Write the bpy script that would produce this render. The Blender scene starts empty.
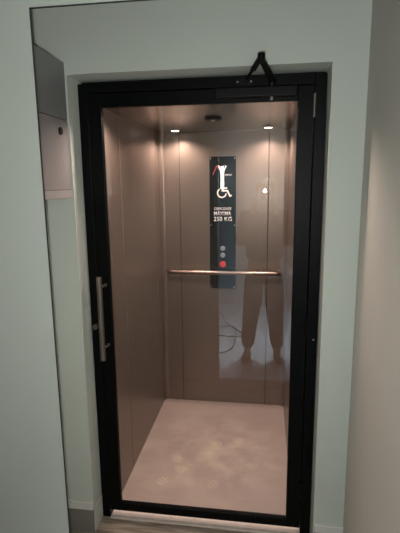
import bpy, bmesh, math, random
from mathutils import Vector, Matrix, Euler
random.seed(4)
scene = bpy.context.scene
COL = scene.collection

# ---------------------------------------------------------------- helpers
def nm(bm, name, mats, parent=None, smooth=False, bevel=0, seg=2):
    me = bpy.data.meshes.new(name)
    bm.normal_update(); bm.to_mesh(me); bm.free()
    o = bpy.data.objects.new(name, me); COL.objects.link(o)
    for m in (mats if isinstance(mats, (list, tuple)) else [mats]): me.materials.append(m)
    if smooth:
        for p in me.polygons: p.use_smooth = True
    if bevel:
        b = o.modifiers.new('bevel', 'BEVEL'); b.width = bevel; b.segments = seg; b.limit_method = 'ANGLE'
    if parent:
        o.parent = parent
        o.matrix_parent_inverse = Matrix.Translation(-Vector(parent.location)) if parent.type == 'EMPTY' or True else Matrix()
    return o

def box(bm, x0, x1, y0, y1, z0, z1, mi=0):
    vs = [bm.verts.new((x, y, z)) for x in (x0, x1) for y in (y0, y1) for z in (z0, z1)]
    for f in ((0,1,3,2),(4,6,7,5),(0,4,5,1),(2,3,7,6),(0,2,6,4),(1,5,7,3)):
        fc = bm.faces.new([vs[i] for i in f]); fc.material_index = mi
    return vs

def cyl(bm, a, b, r, n=24, r2=None, mi=0):
    a, b = Vector(a), Vector(b); d = b-a
    q = d.to_track_quat('Z', 'Y').to_matrix().to_4x4()
    M = Matrix.Translation((a+b)/2) @ q
    res = bmesh.ops.create_cone(bm, cap_ends=True, segments=n, radius1=r, radius2=r if r2 is None else r2, depth=d.length, matrix=M)
    for v in res['verts']:
        for f in v.link_faces: f.material_index = mi

def tube(bm, pts, r, n=14, closed=False):
    pts = [Vector(p) for p in pts]
    rings = []
    for i, p in enumerate(pts):
        t = (pts[min(i+1, len(pts)-1)] - pts[max(i-1, 0)]).normalized()
        up = Vector((0,0,1)) if abs(t.z) < .9 else Vector((1,0,0))
        s = t.cross(up).normalized(); u = s.cross(t)
        rings.append([bm.verts.new(p + (s*math.cos(k*2*math.pi/n) + u*math.sin(k*2*math.pi/n))*r) for k in range(n)])
    for i in range(len(rings)-1):
        for k in range(n):
            bm.faces.new((rings[i][k], rings[i][(k+1)%n], rings[i+1][(k+1)%n], rings[i+1][k]))
    bm.faces.new(rings[0][::-1]); bm.faces.new(rings[-1])

def smooth_path(pts, n=8):
    P = [Vector(p) for p in pts]; out = []
    for i in range(len(P)-1):
        p0, p1, p2, p3 = P[max(i-1,0)], P[i], P[i+1], P[min(i+2,len(P)-1)]
        for k in range(n):
            t = k/n
            out.append(.5*((2*p1)+(-p0+p2)*t+(2*p0-5*p1+4*p2-p3)*t*t+(-p0+3*p1-3*p2+p3)*t**3))
    out.append(P[-1]); return out

def B(*a, **k):
    bm = bmesh.new(); box(bm, *a, **k); return bm

def tag(o, label=None, cat=None, group=None, kind=None):
    if label: o['label'] = label
    if cat: o['category'] = cat
    if group: o['group'] = group
    if kind: o['kind'] = kind
    return o

def empty(name, loc):
    o = bpy.data.objects.new(name, None); COL.objects.link(o); o.location = loc; o.empty_display_size = .05
    return o

def struct(name, bm, m, **k):
    o = nm(bm, name, m, **k); o['kind'] = 'structure'; return o

# ---------------------------------------------------------------- materials
def mat(name, color, rough=.5, metal=0, spec=.5, bump=0, bscale=200, cvar=0, cscale=3, coat=0, stretch=(1,1,1), rvar=0):
    m = bpy.data.materials.new(name); m.use_nodes = True
    nt = m.node_tree; b = nt.nodes['Principled BSDF']
    b.inputs['Base Color'].default_value = (*color, 1)
    b.inputs['Roughness'].default_value = rough; b.inputs['Metallic'].default_value = metal
    b.inputs['Specular IOR Level'].default_value = spec; b.inputs['Coat Weight'].default_value = coat
    b.inputs['Coat Roughness'].default_value = .15
    tc = nt.nodes.new('ShaderNodeTexCoord'); mp = nt.nodes.new('ShaderNodeMapping')
    mp.inputs['Scale'].default_value = stretch
    nt.links.new(tc.outputs['Object'], mp.inputs['Vector'])
    if cvar:
        n = nt.nodes.new('ShaderNodeTexNoise'); n.inputs['Scale'].default_value = cscale; n.inputs['Detail'].default_value = 5
        nt.links.new(mp.outputs[0], n.inputs['Vector'])
        r = nt.nodes.new('ShaderNodeValToRGB')
        r.color_ramp.elements[0].position = .3; r.color_ramp.elements[1].position = .7
        r.color_ramp.elements[0].color = (*[c*(1-cvar) for c in color], 1)
        r.color_ramp.elements[1].color = (*[min(1, c*(1+cvar)) for c in color], 1)
        nt.links.new(n.outputs['Fac'], r.inputs[0]); nt.links.new(r.outputs[0], b.inputs['Base Color'])
    if rvar:
        n = nt.nodes.new('ShaderNodeTexNoise'); n.inputs['Scale'].default_value = cscale*1.7
        nt.links.new(mp.outputs[0], n.inputs['Vector'])
        r = nt.nodes.new('ShaderNodeMapRange'); r.inputs['To Min'].default_value = rough-rvar; r.inputs['To Max'].default_value = rough+rvar
        nt.links.new(n.outputs['Fac'], r.inputs['Value']); nt.links.new(r.outputs[0], b.inputs['Roughness'])
    if bump:
        n = nt.nodes.new('ShaderNodeTexNoise'); n.inputs['Scale'].default_value = bscale; n.inputs['Detail'].default_value = 3
        nt.links.new(mp.outputs[0], n.inputs['Vector'])
        u = nt.nodes.new('ShaderNodeBump'); u.inputs['Strength'].default_value = bump; u.inputs['Distance'].default_value = .002
        nt.links.new(n.outputs['Fac'], u.inputs['Height']); nt.links.new(u.outputs[0], b.inputs['Normal'])
    return m

def emis(name, color, strength):
    m = bpy.data.materials.new(name); m.use_nodes = True
    nt = m.node_tree; nt.nodes.clear()
    e = nt.nodes.new('ShaderNodeEmission'); e.inputs[0].default_value = (*color, 1); e.inputs[1].default_value = strength
    o = nt.nodes.new('ShaderNodeOutputMaterial'); nt.links.new(e.outputs[0], o.inputs[0]); return m

PAINT = mat('wall_paint', (.52, .555, .51), .8, bump=.12, bscale=260, cvar=.025, cscale=2.2)
PAINT_R = mat('side_wall_paint', (.52, .51, .465), .85, bump=.12, bscale=260, cvar=.03, cscale=2)
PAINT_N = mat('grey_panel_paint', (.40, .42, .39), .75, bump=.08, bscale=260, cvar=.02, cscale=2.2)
PALE_FLOOR = mat('pale_floor_tile', (.56, .60, .66), .5, cvar=.04)
SOFFIT = mat('far_room_paint', (.50, .56, .60), .8, bump=.1, bscale=200)
EDGE = mat('dark_edge_strip', (.03, .032, .03), .6)
BLACK = mat('black_frame_paint', (.0020, .0026, .0028), .38, bump=.6, bscale=170, spec=.10)
BLACKS = mat('black_cast_metal', (.003, .0035, .0035), .45, spec=.15)
STEEL = mat('cabin_steel', (.205, .157, .131), .33, metal=.6, bump=.03, bscale=60, cvar=.02, cscale=4, stretch=(6,6,.12), rvar=.04)
STEEL_C = mat('cabin_ceiling_steel', (.15, .125, .115), .2, metal=.85, bump=.3, bscale=14, cvar=.05, cscale=9)
SEAM = mat('seam_shadow_gap', (.05, .04, .035), .6)
RAIL = mat('polished_rail', (.30, .235, .20), .3, metal=1, bump=.02)
HSTEEL = mat('brushed_handle_steel', (.22, .195, .17), .38, metal=.9, bump=.1, bscale=90, stretch=(1,1,8))
PANEL = mat('panel_black_gloss', (.008, .010, .012), .15, spec=.4)
WHITE = mat('white_lettering', (.92, .90, .89), .5)
RED = mat('red_button_plastic', (.62, .035, .03), .35)
REDL = mat('red_logo_stroke', (.30, .05, .055), .5)
BTN = mat('grey_button_metal', (.35, .38, .42), .3, metal=.5)
SCREW = mat('screw_metal', (.5, .48, .45), .3, metal=.8)
GBOX = mat('grey_box_metal', (.21, .217, .22), .42, metal=.15, bump=.08, bscale=150)
GBOX2 = mat('box_reflection_pinkish', (.27, .252, .25), .38, metal=.15, bump=.08, bscale=150)  # lighter reflection on the glossy box face, put into the colour
GBOX3 = mat('box_reflection_pale', (.32, .298, .295), .38, metal=.1)  # palest band of the same painted reflection
SKIRT = mat('skirting_tile', (.19, .18, .165), .25, cvar=.12, cscale=7, bump=.03)
SKIRTW = mat('skirting_top_white', (.62, .62, .58), .5)
CREAM = mat('sill_glow_tone', (.66, .56, .50), .5, cvar=.08, cscale=30)
TROU = mat('dark_trousers_cloth', (.030, .030, .034), .9, bump=.3, bscale=300)
SHIRT = mat('dark_shirt_cloth', (.045, .042, .045), .9, bump=.3, bscale=300)
SKIN = mat('skin', (.40, .24, .17), .55)
HAIR = mat('dark_hair', (.012, .009, .008), .6, bump=.5, bscale=150)
SHOE = mat('dark_shoe', (.03, .028, .027), .5)
PHONE = mat('phone_case', (.01, .01, .012), .3)
CABLE = mat('black_cable', (.012, .012, .013), .5)
LENS = mat('phone_lens', (.005, .005, .01), .05)
EYEW = mat('eye_white', (.6, .6, .58), .2)

def glass_mat():
    m = bpy.data.materials.new('clear_door_glass'); m.use_nodes = True
    nt = m.node_tree; nt.nodes.clear(); N = nt.nodes.new; L = nt.links.new
    tr = N('ShaderNodeBsdfTransparent'); tr.inputs[0].default_value = (.97, .975, .97, 1)
    gl = N('ShaderNodeBsdfGlossy'); gl.inputs['Roughness'].default_value = 0.0
    fr = N('ShaderNodeFresnel'); fr.inputs[0].default_value = 1.9
    ge = N('ShaderNodeNewGeometry'); inv = N('ShaderNodeMath'); inv.operation = 'SUBTRACT'; inv.inputs[0].default_value = 1
    mul = N('ShaderNodeMath'); mul.operation = 'MULTIPLY'
    L(ge.outputs['Backfacing'], inv.inputs[1]); L(fr.outputs[0], mul.inputs[0]); L(inv.outputs[0], mul.inputs[1])
    mx = N('ShaderNodeMixShader'); L(mul.outputs[0], mx.inputs[0]); L(tr.outputs[0], mx.inputs[1]); L(gl.outputs[0], mx.inputs[2])
    o = N('ShaderNodeOutputMaterial'); L(mx.outputs[0], o.inputs[0]); return m
GLASS = glass_mat()

def wood_mat():
    m = bpy.data.materials.new('floor_grey_wood'); m.use_nodes = True
    nt = m.node_tree; b = nt.nodes['Principled BSDF']; N = nt.nodes.new; L = nt.links.new
    tc = N('ShaderNodeTexCoord'); mp = N('ShaderNodeMapping'); mp.inputs['Scale'].default_value = (.9, 11, 1)
    L(tc.outputs['Object'], mp.inputs[0])
    n = N('ShaderNodeTexNoise'); n.inputs['Scale'].default_value = 4; n.inputs['Detail'].default_value = 7; n.inputs['Distortion'].default_value = .8
    L(mp.outputs[0], n.inputs[0])
    r = N('ShaderNodeValToRGB'); e = r.color_ramp.elements
    e[0].position = .34; e[0].color = (.13, .10, .075, 1); e[1].position = .66; e[1].color = (.38, .31, .245, 1)
    L(n.outputs['Fac'], r.inputs[0])
    br = N('ShaderNodeTexBrick'); br.offset = .5; br.inputs['Scale'].default_value = 1; br.inputs['Mortar Size'].default_value = .002
    br.inputs['Brick Width'].default_value = 1.2; br.inputs['Row Height'].default_value = .19
    L(tc.outputs['Object'], br.inputs['Vector'])
    mx = N('ShaderNodeMix'); mx.data_type = 'RGBA'; mx.inputs[7].default_value = (.06, .05, .04, 1)
    L(br.outputs['Fac'], mx.inputs[0]); L(r.outputs[0], mx.inputs[6]); L(mx.outputs[2], b.inputs['Base Color'])
    b.inputs['Roughness'].default_value = .4
    return m
WOOD = wood_mat()

CFLZ = -.018
PRINTS = [(-0.562, 0.295), (-0.484, 0.416), (-0.288, 0.705), (-0.159, 0.768), (-0.05, 0.501), (-0.269, 0.307), (-0.515, 0.512)]
def cabin_floor_mat():
    m = bpy.data.materials.new('cabin_floor_stone'); m.use_nodes = True
    nt = m.node_tree; b = nt.nodes['Principled BSDF']; N = nt.nodes.new; L = nt.links.new
    tc = N('ShaderNodeTexCoord')
    base = N('ShaderNodeTexNoise'); base.inputs['Scale'].default_value = 2.2; base.inputs['Detail'].default_value = 4
    L(tc.outputs['Object'], base.inputs[0])
    r = N('ShaderNodeValToRGB'); e = r.color_ramp.elements
    e[0].position = .3; e[0].color = (.34, .262, .234, 1); e[1].position = .72; e[1].color = (.40, .312, .274, 1)
    L(base.outputs['Fac'], r.inputs[0])
    # dried dusty smears
    sm = N('ShaderNodeTexNoise'); sm.inputs['Scale'].default_value = 5.5; sm.inputs['Detail'].default_value = 8; sm.inputs['Distortion'].default_value = .35
    L(tc.outputs['Object'], sm.inputs[0])
    sr = N('ShaderNodeValToRGB'); e = sr.color_ramp.elements
    e[0].position = .42; e[0].color = (0,0,0,1); e[1].position = .70; e[1].color = (1,1,1,1)
    L(sm.outputs['Fac'], sr.inputs[0])
    # smears gather in the middle of the floor
    ms = N('ShaderNodeMapping'); ms.inputs['Location'].default_value = (.33, -.62, 0); L(tc.outputs['Object'], ms.inputs[0])
    sp = N('ShaderNodeVectorMath'); sp.operation = 'LENGTH'; L(ms.outputs[0], sp.inputs[0])
    fall = N('ShaderNodeMapRange'); fall.inputs['From Min'].default_value = .15; fall.inputs['From Max'].default_value = .6
    fall.inputs['To Min'].default_value = 1; fall.inputs['To Max'].default_value = .05
    L(sp.outputs['Value'], fall.inputs['Value'])
    mu = N('ShaderNodeMath'); mu.operation = 'MULTIPLY'; L(sr.outputs[0], mu.inputs[0]); L(fall.outputs[0], mu.inputs[1])
    # shoe-tread prints: fine checks where a second noise is high
    ck = N('ShaderNodeTexChecker'); ck.inputs['Scale'].default_value = 66; L(tc.outputs['Object'], ck.inputs[0])
    last = None
    for (qx, qy) in PRINTS:
        dn = N('ShaderNodeVectorMath'); dn.operation = 'DISTANCE'; dn.inputs[1].default_value = (qx, qy, CFLZ); L(tc.outputs['Object'], dn.inputs[0])
        lt = N('ShaderNodeMath'); lt.operation = 'LESS_THAN'; lt.inputs[1].default_value = .036; L(dn.outputs['Value'], lt.inputs[0])
        if last is None: last = lt
        else:
            mm = N('ShaderNodeMath'); mm.operation = 'MAXIMUM'; L(last.outputs[0], mm.inputs[0]); L(lt.outputs[0], mm.inputs[1]); last = mm
    pr = last
    pm = N('ShaderNodeMath'); pm.operation = 'MULTIPLY'; L(ck.outputs['Fac'], pm.inputs[0]); L(pr.outputs[0], pm.inputs[1])
    p2 = N('ShaderNodeMath'); p2.operation = 'MULTIPLY'; L(pm.outputs[0], p2.inputs[0]); p2.inputs[1].default_value = .6
    ad = N('ShaderNodeMath'); ad.operation = 'ADD'; ad.use_clamp = True; L(mu.outputs[0], ad.inputs[0]); L(p2.outputs[0], ad.inputs[1])
    k = N('ShaderNodeMath'); k.operation = 'MULTIPLY'; k.inputs[1].default_value = .55; L(ad.outputs[0], k.inputs[0])
    mx = N('ShaderNodeMix'); mx.data_type = 'RGBA'; mx.inputs[7].default_value = (.70, .58, .45, 1)
    L(k.outputs[0], mx.inputs[0]); L(r.outputs[0], mx.inputs[6]); L(mx.outputs[2], b.inputs['Base Color'])
    b.inputs['Roughness'].default_value = .55
    return m
CFLOOR = cabin_floor_mat()

# ---------------------------------------------------------------- dimensions (metres)
CAMX, CAMY, CAMZ = 0, -1.9433, 1.6885
FZ = -.03                       # hall floor
WF = -.1056                     # front face of the wall round the lift door
RW = .3804                      # right-hand wall
CEIL = 2.62
CL, CR, CB, CF = -.768, .169, 1.284, .062   # lift cabin left, right, back, front
CFZ, CZ = -.018, 2.049
OX0, OX1, OZ = -.8195, .2470, 2.1375

# ---------------------------------------------------------------- hall shell
struct('floor', B(-2.4, .55, -1.75, .058, FZ-.06, FZ), WOOD)
struct('floor_room', B(-2.4, .55, -4.3, -1.75, FZ-.06, FZ), PALE_FLOOR)
struct('ceiling', B(-2.4, .55, -4.3, .2, CEIL, CEIL+.05), SOFFIT)
struct('wall_light_block', B(-.40, RW, -1.78, -1.72, 2.12, CEIL), PAINT_R)  # unseen header, added to keep the room lamp's light low
bm = bmesh.new()
box(bm, -1.3, OX0, WF, .06, FZ, CEIL); box(bm, OX1, .55, WF, .06, FZ, CEIL); v8 = box(bm, OX0, OX1, WF, .06, OZ, CEIL)
struct('wall_back', bm, PAINT)
struct('wall_right', B(RW, .55, -4.3, WF, FZ, CEIL), PAINT_R)
struct('wall_left', B(-1.12, -.965, -.70, WF, FZ, CEIL), PAINT)
# nearer wall with a wide opening, its edge finished with a thin dark strip
bm = bmesh.new()
NX, NZ, NY = -.6475, 2.1685, -.70
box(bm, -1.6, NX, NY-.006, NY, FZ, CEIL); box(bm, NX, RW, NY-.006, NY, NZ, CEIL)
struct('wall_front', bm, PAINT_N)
bm = bmesh.new()
box(bm, NX, NX+.0022, NY-.006, NY, FZ, NZ); box(bm, NX, RW, NY-.006, NY, NZ-.0025, NZ)
struct('trim_1', bm, EDGE)
struct('wall_hall_left', B(-1.7, -1.6, -1.78, NY, FZ, CEIL), PAINT_R)
struct('wall_hall_stub', B(-2.4, -.40, -1.78, -1.72, FZ, CEIL), PAINT_R)
struct('wall_room_left', B(-2.4, -2.3, -4.3, -1.78, FZ, CEIL), SOFFIT)
struct('wall_room_rear', B(-2.4, .55, -4.4, -4.3, FZ, CEIL), SOFFIT)

# skirting of the door wall and the reveal
def skirting(name, x0, x1, y0, y1):
    bm = bmesh.new(); box(bm, x0, x1, y0, y1, FZ, FZ+.128); o = struct(name, bm, SKIRT, bevel=.001)
    bm = bmesh.new(); box(bm, x0, x1, y0-.002, y1+.0, FZ+.128, FZ+.168)
    c = nm(bm, 'top_strip', SKIRTW, bevel=.003); c.parent = o
    return o
skirting('baseboard_left', -.965, OX0-.001, WF-.012, WF)
skirting('baseboard_right', OX1+.004, RW, WF-.012, WF)
bm = bmesh.new(); box(bm, OX0, OX0+.004, WF-.004, -.001, FZ, FZ+.128)
struct('baseboard_reveal', bm, PAINT, bevel=.002)

# door sill
struct('trim_2', B(-.774, .2, -.012, .056, FZ, FZ+.006), CREAM, bevel=.001)  # pale pinkish colour stands in for cabin light spilling under the door

# ---------------------------------------------------------------- lift cabin shell
T = .02
struct('floor_cabin', B(CL, CR, CF, CB, CFZ-.04, CFZ), CFLOOR)
def seams(root_faces): pass
# walls are panelled: flat panels separated by narrow dark joints
def panel_wall_x(name, x, inward, cuts, z0, z1, y0, y1):
    """wall in the plane x, running along y"""
    a, b = (x-T, x) if inward > 0 else (x, x+T)
    o = struct(name, B(min(a, b)-.002*inward, max(a, b)-.002*inward, y0, y1, z0, z1), SEAM)
    bm = bmesh.new(); ys = [y0]+cuts+[y1]
    for i in range(len(ys)-1):
        g0 = .003 if i else 0; g1 = .003 if i < len(ys)-2 else 0
        box(bm, min(x, x-.004*inward), max(x, x-.004*inward), ys[i]+g0, ys[i+1]-g1, z0, z1)
    c = nm(bm, 'steel_panels', STEEL, bevel=.0012); c.parent = o
    return o
panel_wall_x('wall_cabin_left', CL, 1, [.39, 1.16], CFZ, CZ, CF, CB)
panel_wall_x('wall_cabin_right', CR, -1, [.39, 1.16], CFZ, CZ, CF, CB)
o = struct('wall_cabin_back', B(CL, CR, CB+.002, CB+T, CFZ, CZ), SEAM)
bm = bmesh.new(); xs = [CL, -.617, .027, CR]
for i in range(3): box(bm, xs[i]+(.003 if i else 0), xs[i+1]-(.003 if i < 2 else 0), CB, CB+.004, CFZ, CZ)
c = nm(bm, 'steel_panels', STEEL, bevel=.0012); c.parent = o
o = struct('ceiling_cabin', B(CL, CR, CF, CB, CZ+.004, CZ+.03), SEAM)
bm = bmesh.new(); box(bm, CL, CR, CF, .39-.0015, CZ, CZ+.004); box(bm, CL, CR, .39+.0015, CB, CZ, CZ+.004)
c = nm(bm, 'steel_panels', STEEL_C); c.parent = o
bm = bmesh.new(); R0 = .038; n = 10
for sgn, xc in ((1, CL), (-1, CR)):
    col = []
    for i in range(n+1):
        a = math.pi/2*i/n
        x = xc+sgn*R0*(1-math.cos(a)); y = CB-R0*(1-math.sin(a))
        col.append([bm.verts.new((x, y, z)) for z in (CFZ, CZ)])
    cr = [bm.verts.new((xc, CB, z)) for z in (CFZ, CZ)]
    for i in range(n): bm.faces.new((col[i][0], col[i+1][0], col[i+1][1], col[i][1]))
    bm.faces.new([c[0] for c in col]+[cr[0]]); bm.faces.new([c[1] for c in col]+[cr[1]])
    bm.faces.new((col[0][0], col[0][1], cr[1], cr[0])); bm.faces.new((col[-1][0], col[-1][1], cr[1], cr[0]))
bmesh.ops.recalc_face_normals(bm, faces=bm.faces[:])
struct('trim_4', bm, STEEL)
# rolled front edges of the cabin openings
bm = bmesh.new(); box(bm, CL-.012, CL, CF, CF+.02, CFZ, CZ); box(bm, CR, CR+.012, CF, CF+.02, CFZ, CZ)
struct('trim_3', bm, STEEL, bevel=.003)

# ---------------------------------------------------------------- the glazed lift door (door_1)
door = empty('door_1', (-.29, 0, FZ)); door['kind'] = 'structure'
door['label'] = 'tall black framed glass lift door with steel pull handle'; door['category'] = 'door'
def dpart(name, bm, m, parent=door, **k):
    o = nm(bm, name, m, **k)
    o.parent = parent
    if parent is door: o.matrix_parent_inverse = Matrix.Translation(-Vector(door.location))
    return o
FX0, FX1, FT = -.8190, .2444, 2.1215
LX0, LX1, LZ0, LZ1 = -.7725, .1945, .012, 2.078
GX0, GX1, GZ0, GZ1 = -.7174, .1307, .0532, 2.0223
bm = bmesh.new()
box(bm, FX0, -.7765, 0, .058, FZ, FT); box(bm, .1985, FX1, 0, .058, FZ, FT); box(bm, -.7765, .1985, 0, .058, 2.083, FT)
dpart('door_frame', bm, BLACK, bevel=.002)
dpart('frame_filler', B(FX0, FX1, .046, .058, FT-.002, OZ+.001), BLACKS)
dpart('stile', B(LX0, GX0, .0, .03, LZ0, LZ1), BLACK, bevel=.002)
dpart('stile', B(GX1, LX1, .0, .03, LZ0, LZ1), BLACK, bevel=.002)
dpart('top_rail', B(GX0, GX1, .0, .03, GZ1, LZ1), BLACK, bevel=.002)
dpart('bottom_rail', B(GX0, GX1, .0, .03, LZ0, GZ0), BLACK, bevel=.002)
bm = bmesh.new()
for (a, b, c2, d) in ((GX0, GX0+.002, GZ0, GZ1), (GX1-.002, GX1, GZ0, GZ1), (GX0, GX1, GZ0, GZ0+.002), (GX0, GX1, GZ1-.002, GZ1)):
    box(bm, a, b, .010, .014, c2, d)
dpart('glazing_gasket', bm, BLACKS)
bm = B(GX0-.004, GX1+.004, .018, .024, GZ0-.004, GZ1+.004)
for q in bm.verts: q.co.y += (q.co.z-1.05)*.004 - (q.co.x+.29)*.0045          # the pane sits a touch out of plumb
gl = dpart('glass_pane', bm, GLASS)
# pull handle: round bar on two stand-offs
bm = bmesh.new(); cyl(bm, (-.745, -.06, .868), (-.745, -.06, 1.272), .0125, 28)
h = dpart('pull_handle', bm, HSTEEL, smooth=False, bevel=.0015)
for z in (1.222, .925):
    bm = bmesh.new(); cyl(bm, (-.737, -.002, z), (-.744, -.054, z), .0055, 16); cyl(bm, (-.737, -.004, z), (-.737, 0.0005, z), .0085, 20)
    s = nm(bm, 'standoff', HSTEEL); s.parent = h
    s.matrix_parent_inverse = Matrix()
    # h has the door's inverse, keep stand-off in world place
bm = bmesh.new(); cyl(bm, (-.793, -.024, 1.019), (-.793, .001, 1.019), .0125, 24); box(bm, -.7945, -.7915, -.0252, -.024, 1.011, 1.027, mi=1)
dpart('lock_cylinder', bm, [HSTEEL, EDGE], bevel=.001)
for z in (.22, 1.05, 2.0):
    bm = bmesh.new(); cyl(bm, (.1965, -.006, z-.045), (.1965, -.006, z+.045), .0062, 16); cyl(bm, (.1965, -.006, z-.048), (.1965, -.006, z-.044), .0075, 16)
    dpart('hinge', bm, BLACKS if z < 1.9 else HSTEEL)
bm = bmesh.new(); cyl(bm, (.228, -.003, .99), (.228, .001, .99), .0035, 12)
dpart('screw', bm, SCREW)

# door closer: slim body on the top rail, folding arm up to the frame head
cl = empty('door_closer', (-.02, 0, 2.05))
tag(cl, 'black door closer with folded arm sticking up above the glass door', 'door closer')
def cpart(name, bm, m, **k):
    o = nm(bm, name, m, **k); o.parent = cl; o.matrix_parent_inverse = Matrix.Translation(-Vector(cl.location)); return o
bm = bmesh.new(); box(bm, -.21, .125, -.042, -.0005, 2.034, 2.074); cpart('closer_body', bm, BLACKS, bevel=.005, seg=3)
bm = bmesh.new(); cyl(bm, (.022, -.024, 2.022), (.022, -.024, 2.034), .007, 18); cpart('spindle_cap', bm, SCREW)
E1 = Vector((-.0190, -.250, 2.124)); S1 = Vector((.026, -.032, 2.092)); K1 = Vector((-.082, -.020, 2.1065))
def bar(bm, a, b, w0, w1, h):
    a, b = Vector(a), Vector(b); t = (b-a).normalized(); s = t.cross(Vector((0,0,1))).normalized(); u = s.cross(t)
    vs = []
    for p, w in ((a, w0), (b, w1)):
        for i, j in ((-1,-1),(1,-1),(1,1),(-1,1)): vs.append(bm.verts.new(p+s*w*i/2+u*h*j/2))
    for f in ((0,1,2,3),(7,6,5,4),(0,4,5,1),(1,5,6,2),(2,6,7,3),(3,7,4,0)): bm.faces.new([vs[i] for i in f])
bm = bmesh.new(); bar(bm, S1, E1, .030, .022, .012); cyl(bm, (.022, -.026, 2.072), (.024, -.03, 2.100), .014, 20); cpart('main_arm', bm, BLACKS, bevel=.003)
bm = bmesh.new(); bar(bm, K1.lerp(E1, .48), E1+Vector((0,0,.008)), .021, .021, .010); cyl(bm, K1, K1.lerp(E1, .55), .0055, 14); cpart('forearm', bm, BLACKS, bevel=.002)
bm = bmesh.new(); cyl(bm, E1+Vector((0,0,-.014)), E1+Vector((0,0,.018)), .0135, 20); cpart('elbow_pin', bm, BLACKS, bevel=.002)
bm = bmesh.new(); box(bm, -.125, -.055, -.008, -.0005, 2.088, 2.112); box(bm, -.094, -.074, -.026, -.004, 2.098, 2.112); cpart('frame_shoe', bm, BLACKS, bevel=.002)
for x in (-.118, -.062):
    bm = bmesh.new(); cyl(bm, (x, -.0105, 2.1), (x, -.007, 2.1), .0035, 12); cpart('shoe_screw', bm, SCREW)

# ---------------------------------------------------------------- cabin fittings
# handrail
hr = empty('handrail', (-.29, CB, 1.02))
tag(hr, 'copper toned steel handrail across the rear wall of the lift', 'handrail')
def ppart(root, name, bm, m, **k):
    o = nm(bm, name, m, **k); o.parent = root; o.matrix_parent_inverse = Matrix.Translation(-Vector(root.location)); return o
bm = bmesh.new()
pts = [(-.700, CB-.028, 1.044)]+[(-.700+.028*(1-math.cos(a)), CB-.056-.028*math.sin(a)+.0, 1.044) for a in (0, .4, .8, 1.2, math.pi/2)]
pts += [(.115-.028*(1-math.cos(a)), CB-.056-.028*math.sin(a), 1.044) for a in (math.pi/2, 1.2, .8, .4, 0)]+[(.115, CB-.028, 1.044)]
tube(bm, pts, .015, 20); ppart(hr, 'rail', bm, RAIL, smooth=True)
for x in (-.700, .115):
    bm = bmesh.new(); cyl(bm, (x, CB-.030, 1.044), (x, CB+.001, 1.044), .012, 18); cyl(bm, (x, CB-.006, 1.044), (x, CB+.0005, 1.044), .019, 24)
    ppart(hr, 'wall_bracket', bm, RAIL)

# control panel
cp = empty('control_panel', (-.298, CB, 1.4))
tag(cp, 'tall narrow black lift control panel with white lettering and red button', 'control panel')
PY = CB-.008
ppart(cp, 'panel_plate', B(-.396, -.205, PY, CB+.0005, .910, 1.877), PANEL, bevel=.002)
def text(s, x0, x1, zb, h, m, name, parent=cp, y=None, bold=0):
    cu = bpy.data.curves.new('t', 'FONT'); cu.body = s; cu.size = 1; cu.extrude = .0; cu.offset = bold; cu.space_character = 1.05
    o = bpy.data.objects.new('t', cu); COL.objects.link(o)
    dg = bpy.context.evaluated_depsgraph_get(); dg.update()
    me = bpy.data.meshes.new_from_object(o.evaluated_get(dg)); bpy.data.objects.remove(o)
    xs = [v.co.x for v in me.vertices]; ys = [v.co.y for v in me.vertices]
    ax, bx, ay = min(xs), max(xs), 0
    top = max(ys); sx = (x1-x0)/(bx-ax); sz = h/(top-ay)
    yy = (PY-.0012) if y is None else y
    bm = bmesh.new(); bm.from_mesh(me)
    for v in bm.verts: v.co = Vector((x0+(v.co.x-ax)*sx, yy, zb+(v.co.y-ay)*sz))
    r = bmesh.ops.extrude_face_region(bm, geom=bm.faces[:])
    for v in [g for g in r['geom'] if isinstance(g, bmesh.types.BMVert)]: v.co.y += .0011
    bmesh.ops.recalc_face_normals(bm, faces=bm.faces[:])
    return ppart(parent, name, bm, m)
text('CAPACIDADE', -.362, -.238, 1.497, .020, WHITE, 'lettering', bold=0)
text('MÁXIMA', -.364, -.240, 1.459, .034, WHITE, 'lettering', bold=.006)
text('250 KG', -.366, -.233, 1.417, .030, WHITE, 'lettering', bold=.006)
# logo: red and white strokes with a small word beside it
def strokes(segs, w, m, name, label=None):
    bm = bmesh.new()
    for a, b in segs:
        a = Vector((a[0], PY-.0008, a[1])); b = Vector((b[0], PY-.0008, b[1])); d = (b-a).normalized(); s = Vector((d.z, 0, -d.x))*w/2
        vs = []
        for p in (a-s, a+s, b+s, b-s): vs += [bm.verts.new(p+Vector((0,-.0006,0))), bm.verts.new(p+Vector((0,.0008,0)))]
        for f in ((0,2,4,6),(1,7,5,3),(0,1,3,2),(2,3,5,4),(4,5,7,6),(6,7,1,0)): bm.faces.new([vs[i] for i in f])
    bmesh.ops.recalc_face_normals(bm, faces=bm.faces[:])
    o = ppart(cp, name, bm, m)
    if label: o['label'] = label
strokes([((-.370, 1.750), (-.342, 1.815)), ((-.342, 1.815), (-.33, 1.79))], .0075, REDL, 'logo', 'red logo stroke')
strokes([((-.330, 1.815), (-.305, 1.748)), ((-.305, 1.748), (-.275, 1.812))], .0085, WHITE, 'logo', 'white logo strokes')
text('COMFORT', -.298, -.232, 1.742, .011, WHITE, 'logo_lettering')
# wheelchair symbol
bm = bmesh.new()
cyl(bm, (-.300, PY-.001, 1.694), (-.300, PY+.0005, 1.694), .0115, 24)
def poly(bm, pts):
    f = [bm.verts.new((x, PY-.001, z)) for x, z in pts]; g = [bm.verts.new((x, PY+.0005, z)) for x, z in pts]
    bm.faces.new(f); bm.faces.new(g[::-1])
    for i in range(len(pts)): bm.faces.new((f[i], g[i], g[(i+1)%len(pts)], f[(i+1)%len(pts)]))
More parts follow.
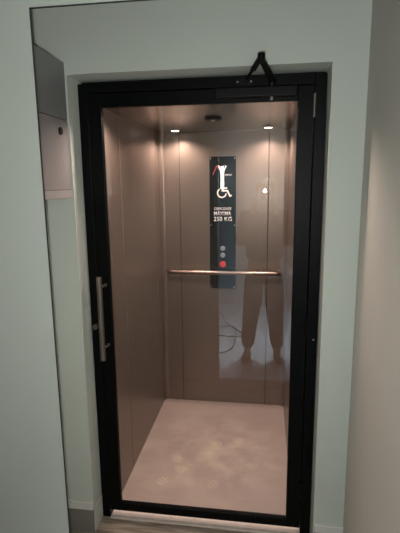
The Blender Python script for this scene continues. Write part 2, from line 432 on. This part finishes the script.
# torso, seat and shin
poly(bm, [(-.308, 1.680), (-.292, 1.680), (-.292, 1.660), (-.268, 1.660), (-.268, 1.650), (-.292, 1.650), (-.292, 1.642), (-.262, 1.642), (-.245, 1.604), (-.237, 1.608), (-.232, 1.599), (-.250, 1.590), (-.270, 1.630), (-.308, 1.630)])
# wheel arc
cx, cz, r0, r1 = -.306, 1.620, .027, .036
n = 26; a0, a1 = math.radians(118), math.radians(352)
ring = []
for i in range(n+1):
    a = a0+(a1-a0)*i/n
    ring.append([bm.verts.new((cx+r*math.cos(a), y, cz+r*math.sin(a))) for r in (r0, r1) for y in (PY-.001, PY+.0005)])
for i in range(n):
    p, q = ring[i], ring[i+1]
    for a, b in ((0,2),(2,3),(3,1),(1,0)): bm.faces.new((p[a], p[b], q[b], q[a]))
bmesh.ops.recalc_face_normals(bm, faces=bm.faces[:])
ppart(cp, 'wheelchair_symbol', bm, WHITE)
# buttons
for z, m, r in ((1.214, BTN, .016), (1.164, BTN, .016), (1.095, RED, .021)):
    bm = bmesh.new(); cyl(bm, (-.300, PY-.004, z), (-.300, PY+.001, z), r+.003, 28); 
    o = ppart(cp, 'button', bm, BTN if m is BTN else RED, bevel=.001)
    o['label'] = 'round grey button' if m is BTN else 'red emergency button'
    bm = bmesh.new(); cyl(bm, (-.300, PY-.013, z), (-.300, PY-.003, z), r, 28, r2=r*.9)
    c = nm(bm, 'button_cap', m, bevel=.003, seg=3); c.parent = o; 
for x in (-.387, -.214):
    for z in (1.864, 1.387, .923):
        bm = bmesh.new(); cyl(bm, (x, PY-.0022, z), (x, PY+.0005, z), .0045, 14); ppart(cp, 'screw', bm, SCREW)

# downlights
WARM = (1.0, .79, .69)
LAMP = emis('lamp_glow', (1, .86, .78), 9)
DL = []
spots = [(-.614, 1.14, 'round ceiling downlight at the rear left of the lift'), (.017, 1.10, 'round ceiling downlight at the rear right of the lift'),
         (-.614, .102, 'round ceiling downlight over the lift entrance, left one'), (.017, .102, 'round ceiling downlight over the lift entrance, right one')]
def make_dl():
    root = empty('downlight', (0, 0, 0))
    bm = bmesh.new(); n = 32; prof = [(.034, 0), (.034, -.004), (.030, -.0055), (.026, -.003), (.026, 0)]
    rg = [[bm.verts.new((r*math.cos(k*2*math.pi/n), r*math.sin(k*2*math.pi/n), z)) for k in range(n)] for r, z in prof]
    for i in range(len(rg)-1):
        for k in range(n): bm.faces.new((rg[i][k], rg[i+1][k], rg[i+1][(k+1)%n], rg[i][(k+1)%n]))
    bmesh.ops.recalc_face_normals(bm, faces=bm.faces[:])
    t = nm(bm, 'trim_ring', RAIL, smooth=True); t.parent = root
    bm = bmesh.new(); cyl(bm, (0,0,-.005), (0,0,-.001), .026, 32, r2=.022)
    l = nm(bm, 'lens', LAMP); l.parent = root
    return root
proto = make_dl(); kids = list(proto.children)
for i, (x, y, lb) in enumerate(spots):
    if i == 0: r = proto
    else:
        r = proto.copy(); COL.objects.link(r)
        for k in kids: c = k.copy(); COL.objects.link(c); c.parent = r
    r.location = (x, y, CZ); tag(r, lb, 'ceiling light', 'downlights in the lift ceiling')
    ld = bpy.data.lights.new('downlight_beam', 'SPOT'); ld.energy = 31 if i < 2 else 33; ld.color = WARM
    ld.spot_size = math.radians(152); ld.spot_blend = .65; ld.shadow_soft_size = .024
    lo = bpy.data.objects.new('downlight_beam', ld); COL.objects.link(lo); lo.location = (x, y, CZ-.012)
# round sensor between them
sn = empty('ceiling_sensor', (-.293, .62, CZ)); tag(sn, 'small dark round sensor in the middle of the lift ceiling', 'sensor')
bm = bmesh.new(); cyl(bm, (-.293, .62, CZ-.012), (-.293, .62, CZ), .046, 32, r2=.05); ppart(sn, 'housing', bm, BLACKS, bevel=.002)
bm = bmesh.new(); cyl(bm, (-.293, .62, CZ-.016), (-.293, .62, CZ-.011), .013, 20); ppart(sn, 'lens', bm, SCREW, bevel=.002)

# ---------------------------------------------------------------- grey metal box at the left
gb = empty('metal_box', (-.895, -.40, 1.633)); tag(gb, 'grey sheet metal box with a round lock, high on the wall left of the door', 'electrical box')
BX = -.825
ppart(gb, 'box_body', B(-.967, BX-.012, -.695, WF-.004, 1.634, 2.184), GBOX, bevel=.002)
o = ppart(gb, 'upper_face', B(BX-.0125, BX, -.695, WF-.005, 1.955, 2.184), GBOX, bevel=.0015)  # one glossy face cut into bands; its reflection is painted as tones
o = ppart(gb, 'reflection_face', B(BX-.0125, BX, -.695, WF-.005, 1.668, 1.953), GBOX2, bevel=.0015); o['label'] = 'pinkish grey box face with reflection put into its colour'
o2 = ppart(gb, 'reflection_strip', B(BX-.0125, BX, -.695, WF-.005, 1.634, 1.667), GBOX3, bevel=.0015); o2['label'] = 'paler lower band of the reflection put into the colour'
bm = bmesh.new(); cyl(bm, (BX-.001, -.187, 1.905), (BX+.006, -.187, 1.905), .015, 24); lk = nm(bm, 'lock', BLACKS, bevel=.001); lk.parent = o
lk.matrix_parent_inverse = Matrix()

# ---------------------------------------------------------------- room behind the photographer
lmp = empty('ceiling_lamp', (.02, -2.62, CEIL)); tag(lmp, 'square white ceiling lamp in the room behind the photographer', 'ceiling lamp')
ppart(lmp, 'lamp_housing', B(-.24, .28, -2.88, -2.36, CEIL-.03, CEIL-.001), SKIRTW, bevel=.004)
ppart(lmp, 'diffuser', B(-.22, .26, -2.86, -2.38, CEIL-.036, CEIL-.0302), emis('ceiling_lamp_glow', (.86, .96, 1.0), 7))
ld = bpy.data.lights.new('ceiling_lamp_beam', 'AREA'); ld.energy = 42; ld.color = (.86, .96, 1.0); ld.shape = 'SQUARE'; ld.size = .46; ld.spread = math.radians(95)
lo = bpy.data.objects.new('ceiling_lamp_beam', ld); COL.objects.link(lo); lo.location = (.02, -2.72, CEIL-.04)
tb = empty('glow_bar', (-.625, -4.28, 1.78)); tag(tb, 'short upright bright bar standing in for a window gap, seen mirrored over the lettering panel', 'bright bar')
ppart(tb, 'tube', B(-.650, -.602, -4.265, -4.245, 1.645, 1.955), emis('bar_glow', (1, 1, 1), 16), bevel=.006)  # glowing bar added in place of a bright window gap
ppart(tb, 'backplate', B(-.655, -.597, -4.302, -4.265, 1.635, 1.965), SKIRTW, bevel=.003)
bm = bmesh.new()
cz = FZ+.006
path = [(-.95, -4.1, cz), (-.60, -3.78, cz), (-.50, -3.4, cz), (-.30, -3.05, cz+.004), (-.25, -2.9, cz), (-.46, -2.85, cz+.006), (-.62, -3.0, cz), (-.52, -3.2, cz+.006), (-.36, -3.15, cz+.010), (-.33, -2.7, cz), (-.345, -2.5, cz), (-.42, -2.36, cz), (-.60, -2.30, cz)]
#
tube(bm, smooth_path(path, 10), .0055, 10)
o = nm(bm, 'cable', CABLE, smooth=True); tag(o, 'thin black cable curling over the floor beside the mirrored legs', 'cable')

# ---------------------------------------------------------------- the photographer
pr = empty('person', (-.02, -2.18, FZ)); tag(pr, 'person in dark shirt and trousers holding up a phone, mirrored in the glass', 'person')
def skin(name, V, Ed, R, m, parent=pr, sub=2, root=0):
    me = bpy.data.meshes.new(name); me.from_pydata([tuple(v) for v in V], Ed, [])
    o = bpy.data.objects.new(name, me); COL.objects.link(o); me.materials.append(m)
    s = o.modifiers.new('skin', 'SKIN'); s.use_smooth_shade = True
    for i, r in enumerate(R):
        me.skin_vertices[0].data[i].radius = r if isinstance(r, tuple) else (r, r)
        me.skin_vertices[0].data[i].use_root = (i == root)
    u = o.modifiers.new('sub', 'SUBSURF'); u.levels = sub; u.render_levels = sub
    if parent:
        o.parent = parent
        o.matrix_parent_inverse = Matrix.Translation(-Vector(parent.location)) if parent is pr else Matrix()
    return o
X0, Y0 = -.015, -2.20
V = []; R = []; Ed = []
def v(p, r, link=None):
    V.append(p); R.append(r); i = len(V)-1
    if link is not None: Ed.append((link, i))
    return i
pel = v((X0, Y0, .93), (.155, .11))
wai = v((X0, Y0, 1.08), (.135, .095), pel); che = v((X0, Y0+.01, 1.27), (.155, .11), wai); upc = v((X0, Y0, 1.39), (.125, .085), che)
nek = v((X0, Y0+.01, 1.48), (.055, .055), upc); jaw = v((X0, Y0+.03, 1.555), (.060, .068), nek); eye = v((X0, Y0+.02, 1.625), (.072, .088), jaw); crn = v((X0, Y0+.01, 1.69), (.058, .070), eye)
LEGS = {}
for s, fx in ((-1, -.165), (1, .125)):
    hp = v((X0+s*.085, Y0, .86), (.088, .092), pel); kn = v((X0+s*.11, Y0+.015, .49), (.055, .06), hp); ca = v((fx-s*.015, Y0-.01, .33), (.050, .055), kn)
    an = v((fx, Y0-.015, .075), .036, ca); to = v((fx+s*.02, Y0+.09, .015), (.036, .026), an)
    LEGS[s] = (hp, kn, ca, an, to)
ARMS = {}
PHX, PHY = -.022, -1.957
for s in (-1, 1):
    sh = v((X0+s*.175, Y0+.005, 1.40), .058, upc); el = v((X0+s*.225, Y0+.06, 1.13), .042, sh)
    wr = v((PHX+s*.085, PHY-.085, 1.50), (.026, .024), el); pm = v((PHX+s*.052, PHY-.038, 1.555), (.034, .018), wr)
    ARMS[s] = (sh, el, wr, pm)
    # fingers curled round the phone's long edge
    for k in range(4):
        z = 1.545+.021*k+(.0 if s < 0 else .005); ln = (.9, 1.05, 1.0, .82)[k]
        a = v((PHX+s*.064, PHY-.030, z), .0092, pm); b = v((PHX+s*.060, PHY+.004, z+.004), .0085, a); 
        b2 = v((PHX+s*(.058-.020*ln), PHY+.016, z+.006), .0078, b)
        v((PHX+s*(.052-.030*ln), PHY+.0165, z+.007), .0068, b2)
    t1 = v((PHX+s*.045, PHY-.045, 1.572), .0105, pm); t2 = v((PHX+s*.038, PHY-.026, 1.605), .0095, t1); v((PHX+s*.026, PHY-.021, 1.628), .0085, t2)
skin('body', V, Ed, R, SKIN, sub=2)
# face, hair and ears
bm = bmesh.new()
bmesh.ops.create_cone(bm, cap_ends=True, segments=12, radius1=.014, radius2=.006, depth=.045, matrix=Matrix.Translation((X0, Y0+.107, 1.603)))
nm_o = ppart(pr, 'nose', bm, SKIN, smooth=True)
for s in (-1, 1):
    bm = bmesh.new(); bmesh.ops.create_uvsphere(bm, u_segments=16, v_segments=10, radius=.0115, matrix=Matrix.Translation((X0+s*.031, Y0+.094, 1.627))); ppart(pr, 'eye', bm, EYEW, smooth=True)
    bm = bmesh.new(); bmesh.ops.create_uvsphere(bm, u_segments=16, v_segments=10, radius=.026, matrix=Matrix.Translation((X0+s*.076, Y0+.012, 1.605)) @ Matrix.Diagonal((.35, .7, 1.15, 1))); ppart(pr, 'ear', bm, SKIN, smooth=True)
bm = bmesh.new(); bmesh.ops.create_uvsphere(bm, u_segments=16, v_segments=8, radius=.024, matrix=Matrix.Translation((X0, Y0+.088, 1.562)) @ Matrix.Diagonal((1, .4, .28, 1))); ppart(pr, 'mouth', bm, mat('lips', (.3, .12, .1), .5), smooth=True)
bm = bmesh.new(); bmesh.ops.create_uvsphere(bm, u_segments=32, v_segments=20, radius=1, matrix=Matrix.Translation((X0, Y0-.004, 1.662)) @ Matrix.Diagonal((.083, .098, .083, 1)))
bmesh.ops.delete(bm, geom=[q for q in bm.verts if q.co.z < 1.662-(Y0+.06-q.co.y)*.55 and q.co.y > Y0-.02 or q.co.z < 1.60], context='VERTS')
ppart(pr, 'hair', bm, HAIR, smooth=True)
# shirt
sv = [(X0, Y0, .95), (X0, Y0, 1.08), (X0, Y0+.01, 1.27), (X0, Y0, 1.395), (X0, Y0+.005, 1.445)]
se = [(0,1),(1,2),(2,3),(3,4)]; sr = [(.200,.145),(.190,.140),(.200,.145),(.170,.115),(.080,.075)]
for s in (-1, 1):
    a = V[ARMS[s][0]]; b = V[ARMS[s][1]]; c3 = Vector(b).lerp(Vector(V[ARMS[s][2]]), .86)
    i = len(sv); sv += [a, b, tuple(c3)]; sr += [.080, .066, .044]; se += [(3, i), (i, i+1), (i+1, i+2)]
skin('shirt', sv, se, sr, SHIRT, sub=2)
tv = [(X0, Y0, 1.0), (X0, Y0, .92)]; tr_ = [(.180,.128),(.190,.138)]; te = [(0,1)]
for s in (-1, 1):
    hp, kn, ca, an, to = LEGS[s]; i = len(tv)
    a = Vector(V[an]); tv += [V[hp], V[kn], V[ca], (a.x, a.y, .085)]; tr_ += [(.120,.120), (.088,.090), (.076,.078), (.060,.066)]; te += [(1,i),(i,i+1),(i+1,i+2),(i+2,i+3)]
skin('trousers', tv, te, tr_, TROU, sub=2, root=1)
for s in (-1, 1):
    a = V[LEGS[s][3]]; t = V[LEGS[s][4]]
    skin('shoe', [(a[0], a[1]-.035, .018), (a[0], a[1]+.02, .022), (t[0], t[1], .012), (t[0]+s*.008, t[1]+.065, .008)], [(0,1),(1,2),(2,3)], [(.040,.040), (.044,.045), (.047,.034), (.034,.026)], SHOE, sub=2, root=1)

ph = empty('phone', (PHX, PHY, 1.62)); tag(ph, 'black phone with its flash lit, held upright by the person', 'phone')
ppart(ph, 'phone_body', B(PHX-.038, PHX+.038, PHY-.004, PHY+.0045, 1.553, 1.708), PHONE, bevel=.004, seg=3)
bm = bmesh.new(); cyl(bm, (PHX-.016, PHY+.004, 1.690), (PHX-.016, PHY+.0055, 1.690), .007, 20); ppart(ph, 'camera_lens', bm, LENS)
bm = bmesh.new(); cyl(bm, (PHX+.008, PHY+.004, 1.635), (PHX+.008, PHY+.0056, 1.635), .011, 20); ppart(ph, 'flash', bm, emis('flash_glow', (.98, 1, .95), 11300))

# ---------------------------------------------------------------- world, camera, colour
w = bpy.data.worlds.new('w'); scene.world = w; w.use_nodes = True
w.node_tree.nodes['Background'].inputs[0].default_value = (.02, .022, .022, 1); w.node_tree.nodes['Background'].inputs[1].default_value = 1
cam = bpy.data.cameras.new('camera'); co = bpy.data.objects.new('camera', cam); COL.objects.link(co)
f, yaw, pitch, roll = 439.956, .1457, .1863, -.0115
cam.sensor_fit = 'VERTICAL'; cam.sensor_height = 24; cam.lens = f*24/533; cam.clip_start = .002
Rm = Matrix.Rotation(yaw, 4, 'Z') @ Matrix.Rotation(math.pi/2-pitch, 4, 'X') @ Matrix.Rotation(roll, 4, 'Z')
co.matrix_world = Matrix.Translation((CAMX, CAMY, CAMZ)) @ Rm
scene.camera = co
vs = scene.view_settings; vs.view_transform = 'Standard'; vs.look = 'None'; vs.gamma = 1; vs.use_curve_mapping = False; vs.exposure = 0
cy = scene.cycles; cy.max_bounces = 10; cy.diffuse_bounces = 5; cy.glossy_bounces = 5; cy.transparent_max_bounces = 12
cy.use_denoising = True; cy.caustics_reflective = True
